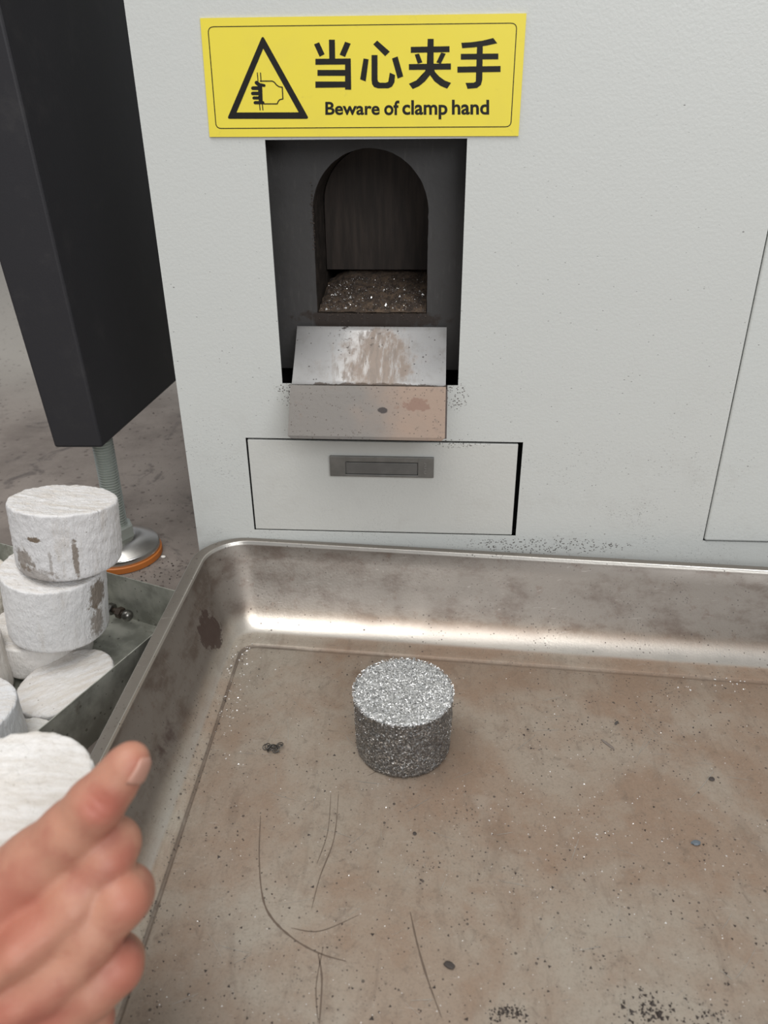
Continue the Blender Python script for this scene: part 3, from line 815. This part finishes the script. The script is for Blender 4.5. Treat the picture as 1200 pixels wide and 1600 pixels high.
chip('dark_crumb', 648, 1303, .0017, GRIT, 'single dark crumb on the tray floor just below the metal briquette', 'crumb', 1.0)
chip('brown_clump', 702, 1509, .0026, GRIT, 'brown clump of dirt beside the long scrape near the tray front', 'clump', 1.6, -.3)
chip('metal_sliver', 963, 1130, .0013, simple('sliver', (.09, .08, .075), .4, .5), 'short dark metal sliver standing out right of the metal briquette', 'sliver', 2.6, 1.0)
chip('thin_splinter', 949, 1163, .0014, simple('splinter', (.16, .13, .11), .5), 'thin brown splinter just below the dark metal sliver', 'splinter', 6.0, -.9)
# tangled swarf curl
p0 = at_z(426, 1174, .005); vs = []; fs = []
for k in range(5):
    c = p0+Vector((random.uniform(-.008, .008), random.uniform(-.004, .004), .0025)); r = random.uniform(.0022, .0042); pts = []
    ax = random.uniform(0, 3)
    for i in range(22):
        th = i*.55; pts.append(c+Vector((r*math.cos(th)+i*.0002*math.cos(ax), r*.8*math.sin(th)+i*.0002*math.sin(ax), .0016*math.sin(th+ax))))
    v, f = tube(pts, .00045, 5); k0 = len(vs); vs += v; fs += [tuple(i+k0 for i in g_) for g_ in f]
tagit(mesh_obj('swarf_curl', vs, fs, simple('curl_steel', (.09, .085, .08), .35, .8), None, True, p0), 'small dark tangled curl of metal swarf left of the metal briquette', 'swarf')

# ------------------------------------------------------------------ briquettes
def puck_mesh(r, h, seed, rough=.0006, nseg=128, taper=0., rim=.0012, dish=0., slant=0.):
    prof = [(0.0001, 0), (r*.5, 0), (r*.85, 0), (r-.0022, .0002), (r-.0006, .0012)]
    nz = 22
    for i in range(nz+1): prof.append((r, .003+(h-.006)*i/nz))
    prof += [(r-.0002, h-.0018), (r-.0012, h-.0004), (r-.003, h)]
    for i in range(1, 26): prof.append(((r-.003)*(1-i/26.), h))
    vs = []; fs = []
    for (rr, z) in prof:
        for i in range(nseg):
            a = 2*math.pi*i/nseg; x, y = math.cos(a), math.sin(a)
            q = Vector((x*rr*60, y*rr*60, z*60+seed*7.3))
            k = noise.fractal(q*3.0, .9, 2.0, 3)*rough
            e = rim*max(0, 1-abs(z-h)/.004)*abs(noise.noise((x*30, y*30, seed)))*max(0, 1-abs(rr-r)/.005)
            R2 = rr*(1-taper*(1-z/h))+k*(1 if rr > r*.9 else 0)+e
            zz = z + (k*.9+e*.5 if z > h*.98 else 0) - (dish*max(0, 1-(rr/r)**2) if z > h*.98 else 0)
            vs.append((x*R2, y*R2, zz - slant*y*R2*max(0, z/h)))
    m_ = len(prof)
    for j in range(m_-1):
        for i in range(nseg):
            k = (i+1) % nseg; fs.append((j*nseg+i, j*nseg+k, (j+1)*nseg+k, (j+1)*nseg+i))
    fs.append(tuple(range(nseg-1, -1, -1))); fs.append(tuple((m_-1)*nseg+i for i in range(nseg)))
    return vs, fs
def puck(name, loc, rot, r, h, seed, mat, label, cat='briquette', group=None, **k):
    vs, fs = puck_mesh(r, h, seed, **k)
    o = mesh_obj(name, vs, fs, mat, None, True); o.location = loc; o.rotation_euler = rot
    return tagit(o, label, cat, group)

# pressed aluminium briquette
m = Mat('pressed_swarf', (.4, .4, .4), .35, .9)
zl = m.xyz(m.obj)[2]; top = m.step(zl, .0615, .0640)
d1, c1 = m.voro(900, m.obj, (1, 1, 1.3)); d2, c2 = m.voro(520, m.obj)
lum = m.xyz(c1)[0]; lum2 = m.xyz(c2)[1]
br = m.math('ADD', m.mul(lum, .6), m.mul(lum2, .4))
side_c = m.mix(m.step(br, .30, .85), (.13, .128, .126), (.33, .325, .315)); top_c = m.mix(m.step(br, .12, .75), (.26, .26, .26), (.74, .74, .73))  # top coloured lighter and sides darker, as the overhead light falls
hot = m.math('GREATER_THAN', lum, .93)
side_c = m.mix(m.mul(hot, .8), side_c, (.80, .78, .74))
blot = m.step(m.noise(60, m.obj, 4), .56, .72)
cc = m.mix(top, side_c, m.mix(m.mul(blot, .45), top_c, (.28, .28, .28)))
m.set(col=cc, rough=m.math('ADD', .26, m.mul(lum2, .3)))
gn = m.t.nodes.new('ShaderNodeNewGeometry')
off = m.vmath('SCALE', m.vmath('SUBTRACT', c1, (.5, .5, .5)), .85)
off2 = m.vmath('SCALE', m.vmath('SUBTRACT', c2, (.5, .5, .5)), .5)
nn = m.vmath('NORMALIZE', m.vmath('ADD', m.vmath('ADD', gn.outputs['Normal'], off), off2))
m.t.links.new(nn, m.b.inputs['Normal'])
m.b.inputs['Metallic'].default_value = .72
SWARF = m.m
pc = at_z(630, 1078, .070)
ab = thing('metal_briquette', (pc.x, pc.y, .0054), 'grey pressed metal-chip briquette standing alone in the tray', 'briquette')
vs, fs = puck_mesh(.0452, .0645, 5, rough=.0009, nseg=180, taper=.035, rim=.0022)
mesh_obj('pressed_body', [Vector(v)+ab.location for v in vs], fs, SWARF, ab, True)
vs = []; fs = []
for k in range(4200):
    a = random.uniform(0, 6.283)
    if k < 2600:
        rr = .0448*math.sqrt(random.random()); p = Vector((rr*math.cos(a), rr*math.sin(a), .0646+random.uniform(-.0003, .0008)))
        if k < 700: p = Vector((.0456*math.cos(a), .0456*math.sin(a), .0640+random.gauss(0, .0008)))
    else:
        zz = random.uniform(.001, .064); R_ = .0453*(1-.035*(1-zz/.0645)); p = Vector((R_*math.cos(a), R_*math.sin(a), zz))
    s = random.uniform(.0003, .0009)*(1.0 if k < 2600 else .5); k0 = len(vs); q = Matrix.Rotation(random.uniform(0, 6.28), 3, Vector((random.gauss(0, 1), random.gauss(0, 1), random.gauss(0, 1))).normalized())
    for w in ((-1.5, -.5, 0), (1.5, -.4, .1), (1.2, .5, -.1), (-1.3, .4, 0), (0, 0, .35)): vs.append(p+ab.location+q @ (Vector(w)*s))
    fs += [(k0, k0+1, k0+4), (k0+1, k0+2, k0+4), (k0+2, k0+3, k0+4), (k0+3, k0, k0+4), (k0+3, k0+2, k0+1, k0)]
ALCH = simple('aluminium_chip', (.62, .62, .615), .28, .9)
o = mesh_obj('surface_chips', vs, fs, ALCH, ab); o['kind'] = 'stuff'; o['label'] = 'sparkling loose chips'

WB = (.70, .675, .655)
def wm(i, base=WB, dirtc=(.47, .41, .34), amt=.35, st=()): return briquette_mat('white_briquette', base, dirtc, amt, i*3.7, st)
GP = 'white briquettes piled in the metal bin'
RW = .0495
def side_pt(ang, z, r=RW): return (r*math.cos(math.radians(ang)), r*math.sin(math.radians(ang)), z)
# bin: rectangle turned about 21 degrees
ZBIN = .060
P1 = at_z(0, 848, ZBIN); P2 = at_z(272, 922, ZBIN); S1 = at_z(237, 993, ZBIN); S2 = at_z(62, 1140, ZBIN)
ub = (P2-P1).normalized(); ur = (S2-S1).normalized()
def isect(p, u, q, v):
    det = u.x*-v.y+v.x*u.y; dx, dy = q.x-p.x, q.y-p.y
    t = (dx*-v.y+v.x*dy)/det; return p+u*t
BC = isect(P1, ub, S1, ur)
LB, LR = .40, .33
c0 = BC; c1_ = BC-ub*LB; c3 = BC+ur*LR; c2_ = c3-ub*LB
binn = thing('metal_bin', ((c0+c2_)/2).xy.to_3d(), 'low grey galvanised sheet-metal bin full of white briquettes beside the tray', 'bin')
def wallp(name, a, b, inward, zt=ZBIN):
    t = .0012; n_ = inward.normalized()*t
    A = [Vector((a.x, a.y, .0012)), Vector((b.x, b.y, .0012)), Vector((b.x, b.y, .0012))+n_, Vector((a.x, a.y, .0012))+n_]
    hexa(name, A+[v+Vector((0, 0, zt-.0012)) for v in A], GALV, binn, .0003)
wallp('back_wall', c0, c1_, ur); wallp('side_wall', c0, c3, -ub); wallp('side_wall', c1_, c2_, ub); wallp('front_wall', c3, c2_, -ur)
fl_ = [Vector((v.x, v.y, .0002)) for v in (c0, c3, c2_, c1_)]
hexa('bottom', fl_+[v+Vector((0, 0, .0010)) for v in fl_], GALV, binn)

t3 = at_z(64, 972, .046); t2 = at_z(94, 979, .050); t1 = at_z(111, 874, .1265)
RS = .0508; D = math.radians
puck('white_briquette', (t3.x-.004, t3.y, .0058), (0, D(4.5), .3), .0505, .0390, 3, wm(3, (.74, .71, .68)), 'white briquette at the very bottom of the tall stack in the bin', group=GP)
puck('white_briquette', (t2.x, t2.y, .0515), (D(-1), D(6), 0), RS, .0745, 2,
     wm(2, (.72, .705, .695), st=((side_pt(-14, .054, RS), (.012, .016, .020), .85), (side_pt(-16, .022, RS), (.010, .012, .020), .7))), 'white briquette in the middle of the tall stack, brown smear on its right side', group=GP, taper=.02)
puck('white_briquette', (t1.x, t1.y, .1300), (D(-1), D(4.5), 0), .0512, .0660, 1,
     wm(1, (.72, .705, .70), amt=.5, st=((side_pt(-100, .046, RS), (.009, .012, .0035), .95), (side_pt(-118, .020, RS), (.014, .02, .014), .7), (side_pt(-108, .006, RS), (.03, .02, .010), .55), (side_pt(-58, .026, RS), (.003, .006, .024), .8), (side_pt(-84, .02, RS), (.002, .01, .018), .45))),
     'topmost white briquette of the tall stack, with brown blotches', group=GP, dish=.0015, slant=.16, rough=.0009)
t4 = at_z(109, 1064, .026)
puck('white_briquette', (t4.x-.002, t4.y, .0088), (D(-2), D(-9), .5), .0490, .0190, 4, wm(4, (.70, .68, .665)), 'tilted white briquette half hidden by the bin side wall, beside the stack foot', group=GP, rim=.003)
def low(px, py, z, r_, h_, seed, base, label, rz=0., rough=.0006):
    p = at_z(px, py, z); puck('white_briquette', (p.x, p.y, .0022), (0, 0, rz), r_, h_, seed, wm(seed, base), label, group=GP, rough=rough)
low(-64, 902, .0700, .0510, .0665, 6, (.72, .67, .59), 'cream rough briquette cut by the left picture edge, left of the tall stack', 1., .0012)
low(-84, 1003, .0690, .0490, .0660, 7, (.72, .68, .63), 'beige briquette at the left picture edge, just below and left of the stack foot')
low(-66, 1108, .0690, .0480, .0660, 8, (.70, .70, .71), 'bluish-white briquette at the left picture edge directly above the held one')
low(26, 1163, .0240, .0370, .0210, 9, (.70, .69, .67), 'low white briquette showing its top between the tilted one and the held one')

# bolt in the bin corner
bp = at_z(192, 960, .016)
bolt = thing('hinge_bolt', bp, 'greasy bolt with domed nut lying inside the bin near its back wall', 'bolt')
BST = simple('greasy_steel', (.25, .24, .22), .3, .9, .4, 200); BRN = simple('greasy_brown', (.075, .055, .042), .5, .4)
e0 = bp+Vector((.006, -.002, 0)); dirn = Vector((-.028, .012, .002))
v, f = tube([e0, e0+dirn], .0034, 12); mesh_obj('shank', v, f, BRN, bolt, True)
bm = bmesh.new(); bmesh.ops.create_uvsphere(bm, u_segments=20, v_segments=12, radius=.0068)
for q in bm.verts: q.co += e0
bm_obj('domed_nut', bm, BST, bolt, True)
v, f = tube([e0+dirn*.25, e0+dirn*.45], .0068, 6); mesh_obj('hex_nut', v, f, BRN, bolt)
v, f = tube([e0+dirn*.7, e0+dirn*.95], .0070, 6); mesh_obj('hex_head', v, f, BST, bolt)

# pale crumb and pits on the concrete
def crumb(name, a, b, s, mat, label):
    p = at_z(a, b, 0); bm = bmesh.new(); bmesh.ops.create_icosphere(bm, subdivisions=2, radius=s)
    for v in bm.verts: v.co = Vector((v.co.x*1.3, v.co.y, v.co.z*.6+s*.5))*(1+.3*noise.noise(v.co*300)) + p
    return tagit(bm_obj(name, bm, mat, None, False, p), label, 'crumb')
crumb('pale_crumb', 255, 871, .0026, simple('pale', (.75, .73, .68), .8), 'pale crumb on the concrete right of the orange foot pad')
vs = []; fs = []
for k in range(160):
    p = at_z(random.uniform(170, 300), random.uniform(872, 912), 0)
    flake(vs, fs, p, abs(random.gauss(.0008, .0007))+.0003, .6)
for k in range(120):
    p = at_z(random.uniform(180, 300), random.uniform(640, 870), 0); flake(vs, fs, p, abs(random.gauss(.0007, .0007))+.0003, .6)
tagit(mesh_obj('floor_grit', vs, fs, GRIT), 'dark grit on the concrete between the cabinet and the bin', 'grit', kind='stuff')

# ------------------------------------------------------------------ held briquette and hand
hp = at_d(6, 1236, .425)
hh = .058
puck('white_briquette', (hp.x, hp.y, hp.z-hh), (0, 0, 0), .0470, hh, 11, wm(9, (.80, .775, .75)), 'blurred white briquette held in the hand at the lower left', rough=.0008)

def cs(px, py, d): return np.array([(px-600)/FPX*d, (800-py)/FPX*d, d])
def rc(px_r, d): return px_r/FPX*d
HAND_LO = np.array(cs(-330, 1900, .38)); HAND_LO = np.array([-.325, -.335, .268]); HAND_HI = np.array([-.092, -.098, .462])
STEP = .0014
nn_ = np.ceil((HAND_HI-HAND_LO)/STEP).astype(int)
gx, gy, gz = [HAND_LO[i]+STEP*np.arange(nn_[i]) for i in range(3)]
GX, GY, GZ = [a.astype(np.float32) for a in np.meshgrid(gx, gy, gz, indexing='ij')]
def cone(a, b, ra, rb):
    a = np.asarray(a, np.float32); d = np.asarray(b, np.float32)-a; L2 = float(d@d)
    t = np.clip(((GX-a[0])*d[0]+(GY-a[1])*d[1]+(GZ-a[2])*d[2])/L2, 0, 1)
    return np.sqrt((GX-a[0]-t*d[0])**2+(GY-a[1]-t*d[1])**2+(GZ-a[2]-t*d[2])**2)-(ra+(rb-ra)*t)
def smin(a, b, k):
    h = np.clip(.5+.5*(b-a)/k, 0, 1); return b*(1-h)+a*h-k*h*(1-h)
def chain(J, k=.004):
    out = None
    for (a, b) in zip(J, J[1:]):
        c = cone(cs(*a[:3]), cs(*b[:3]), rc(a[3], a[2]), rc(b[3], b[2])); out = c if out is None else smin(out, c, k)
    return out
thumb = chain([(206, 1186, .352, 27), (196, 1198, .352, 31), (176, 1226, .352, 36), (150, 1256, .352, 43), (112, 1300, .355, 48), (62, 1350, .358, 57), (-10, 1408, .360, 66), (-110, 1500, .350, 70)])
index = chain([(60, 1465, .350, 50), (120, 1405, .352, 45), (165, 1345, .356, 40), (178, 1318, .362, 39), (160, 1300, .385, 36), (128, 1318, .402, 32), (100, 1350, .405, 29)])
middle = chain([(80, 1525, .350, 50), (140, 1462, .351, 45), (188, 1405, .354, 43), (196, 1395, .362, 42), (170, 1385, .388, 38), (130, 1395, .406, 34), (95, 1425, .410, 30)])
ring = chain([(80, 1600, .352, 47), (140, 1545, .353, 44), (180, 1510, .358, 41), (182, 1502, .367, 40), (155, 1480, .392, 36), (115, 1480, .408, 32), (80, 1500, .412, 28)])
pinky = chain([(60, 1665, .356, 42), (105, 1625, .358, 39), (140, 1592, .364, 35), (140, 1585, .374, 34), (110, 1560, .395, 31), (75, 1555, .408, 27)])
dors = None
for a, b in (((60, 1465, .350, 48), (-150, 1640, .338, 54)), ((78, 1525, .350, 49), (-160, 1680, .338, 56)), ((80, 1600, .352, 46), (-165, 1715, .342, 54)), ((55, 1665, .357, 44), (-160, 1750, .350, 52)),
             ((20, 1430, .372, 44), (-150, 1600, .362, 60)), ((60, 1560, .378, 46), (-150, 1690, .365, 60))):
    c = cone(cs(*a[:3]), cs(*b[:3]), rc(a[3], a[2]), rc(b[3], b[2])); dors = c if dors is None else smin(dors, c, .009)
fore = chain([(-150, 1660, .348, 88), (-260, 1765, .335, 92), (-420, 1880, .315, 108)], .01)
fing = smin(smin(smin(index, middle, .0016), ring, .0016), pinky, .0016)
tend = np.minimum(chain([(110, 1430, .3435, 14), (20, 1500, .332, 12), (-80, 1590, .326, 10)]), chain([(110, 1520, .343, 14), (20, 1580, .334, 12), (-60, 1650, .328, 10)]))
sdf = smin(dors, fing, .0075); sdf = smin(sdf, fore, .012)
sdf = smin(sdf, tend, .012)
sdf = smin(sdf, thumb, .0034)
web = chain([(60, 1395, .366, 40), (0, 1450, .362, 50)]); sdf = smin(sdf, web, .008)
# creases over the knuckles
def crease(a, b, r, k=.0022):
    global sdf
    c = cone(cs(*a), cs(*b), r, r); sdf = -smin(-sdf, c, k)
crease((140, 1243, .3392), (176, 1274, .3405), .0007, .0028); crease((150, 1236, .3392), (184, 1266, .3408), .0005, .0024); crease((128, 1252, .3388), (164, 1284, .3398), .0004, .0022)
crease((180, 1352, .3440), (206, 1378, .3460), .0004, .002)
# surface nets
ins = sdf < 0
A_, B_, C_ = sdf.shape
code = np.zeros((A_-1, B_-1, C_-1), np.uint8)
for i, (a, b, c) in enumerate([(a, b, c) for a in (0, 1) for b in (0, 1) for c in (0, 1)]):
    code |= (ins[a:A_-1+a, b:B_-1+b, c:C_-1+c].astype(np.uint8) << i)
act = (code != 0) & (code != 255)
idx = np.argwhere(act); vid = -np.ones(act.shape, np.int64); vid[act] = np.arange(len(idx))
acc = np.zeros((len(idx), 3)); cnt = np.zeros(len(idx))
cr = [(a, b, c) for a in (0, 1) for b in (0, 1) for c in (0, 1)]
for i in range(8):
    for j in range(i+1, 8):
        d = np.abs(np.array(cr[i])-np.array(cr[j]))
        if d.sum() != 1: continue
        va = sdf[idx[:, 0]+cr[i][0], idx[:, 1]+cr[i][1], idx[:, 2]+cr[i][2]]; vb = sdf[idx[:, 0]+cr[j][0], idx[:, 1]+cr[j][1], idx[:, 2]+cr[j][2]]
        s = (va < 0) != (vb < 0); t = np.where(s, va/np.where(s, va-vb, 1), 0)[:, None]
        acc += np.where(s[:, None], np.array(cr[i])+(np.array(cr[j])-np.array(cr[i]))*t, 0); cnt += s
V = HAND_LO+(idx+acc/cnt[:, None])*STEP
FQ = []
for ax in range(3):
    sl0 = [slice(1, -1)]*3; a = [slice(1, s-1) for s in sdf.shape]; a[ax] = slice(0, sdf.shape[ax]-1); b = list(a); b[ax] = slice(1, sdf.shape[ax])
    I0, I1 = ins[tuple(a)], ins[tuple(b)]; ch = np.argwhere(I0 != I1)
    base = ch.copy()
    for q in range(3):
        if q != ax: base[:, q] += 1
    flip = I0[tuple(ch.T)]
    u, w = [q for q in range(3) if q != ax]
    def vv(du, dw):
        c = base.copy(); c[:, u] += du; c[:, w] += dw; return vid[c[:, 0], c[:, 1], c[:, 2]]
    qd = np.stack([vv(-1, -1), vv(0, -1), vv(0, 0), vv(-1, 0)], 1)
    if ax == 1: flip = ~flip
    qd[~flip] = qd[~flip][:, ::-1]
    FQ.append(qd)
FQ = np.concatenate(FQ); FQ = FQ[(FQ >= 0).all(1)]
Rm = np.array([list(RT), list(UP), list(FW)])
VW = V@Rm+np.array(list(EYE))
SK = Mat('skin', (.56, .30, .21), .48, 0, .35)
nb = SK.noise(38, SK.obj, 4)
c = SK.mix(SK.step(nb, .35, .70), (.455, .222, .148), (.375, .148, .102))
c = SK.mix(SK.mul(SK.step(SK.noise(75, SK.obj, 5), .5, .75), .45), c, (.36, .135, .095))
def red(p, r, a):
    global c
    v = SK.vmath('LENGTH', SK.vmath('SUBTRACT', SK.pos, tuple(p))); c = SK.mix(SK.mul(SK.step(v, r, r*.2), a), c, (.40, .115, .080))
red(at_d(158, 1262, .340), .013, .75); red(at_d(20, 1440, .337), .028, .5); red(at_d(200, 1350, .347), .012, .5); red(at_d(212, 1412, .346), .016, .5)
red(at_d(200, 1525, .349), .016, .5); red(at_d(218, 1200, .346), .010, .5); red(at_d(40, 1600, .338), .03, .4)
SK.set(col=c); SK.b.inputs['Subsurface Weight'].default_value = .12; SK.b.inputs['Subsurface Radius'].default_value = (.012, .005, .003); SK.b.inputs['Subsurface Scale'].default_value = .5
SK.bump(SK.math('ADD', SK.noise(500, SK.obj, 3), SK.mul(SK.noise(160, SK.obj, 3), .8)), .16, .0008)
basep = VW.mean(0)
per = thing('person', tuple(basep), 'bare hand with thumb extended reaching in at the lower left, gripping a white briquette', 'person')
hand = mesh_obj('hand', [Vector(v) for v in VW.tolist()], [tuple(f) for f in FQ.tolist()], SK.m, per, True)
# thumbnail: thin curved plate seated in the tip
NAIL = simple('thumbnail', (.45, .235, .175), .38)
nc = Vector(cs(221, 1184, .352).tolist()); ax_ = (Vector(cs(212, 1178, .352).tolist())-Vector(cs(190, 1206, .352).tolist())).normalized()
side_ = Vector((.80, -.55, -.42)); side_ = (side_-ax_*side_.dot(ax_)).normalized(); bi = ax_.cross(side_)
def snap(p, d, h):
    """slide a point along d until it lies h above the skin"""
    for _ in range(12):
        g_ = (np.array(p)-HAND_LO)/STEP; i0 = np.floor(g_).astype(int); t_ = g_-i0; v_ = 0
        for a in (0, 1):
            for b in (0, 1):
                for c_ in (0, 1): v_ += sdf[i0[0]+a, i0[1]+b, i0[2]+c_]*(t_[0] if a else 1-t_[0])*(t_[1] if b else 1-t_[1])*(t_[2] if c_ else 1-t_[2])
        p = p-d*float(v_-h)*.8
    return p
cc0 = Vector(cs(204, 1189, .352).tolist()); vs = []; fs = []; NU, NV = 10, 8
for j in range(NV+1):
    for i in range(NU+1):
        th = math.radians(-38+76*i/NU); u = (j/NV-.5)*.0115
        r_ = .0085 - max(0, u-.001)**1.5*4.5
        p = cc0+ax_*(u+.001*math.cos(th*1.5))+side_*(r_*math.cos(th))+bi*(r_*math.sin(th)*(.92 if j in (0, NV) else 1)); p = snap(p, side_*math.cos(th)+bi*math.sin(th), .00030 if 0 < j < NV and 0 < i < NU else -.0002); vs.append(EYE+RT*p.x+UP*p.y+FW*p.z)
for j in range(NV):
    for i in range(NU): a = j*(NU+1)+i; fs.append((a, a+1, a+NU+2, a+NU+1))
nl = mesh_obj('thumbnail', vs, fs, NAIL, hand, True)
md = nl.modifiers.new('t', 'SOLIDIFY'); md.thickness = .0005
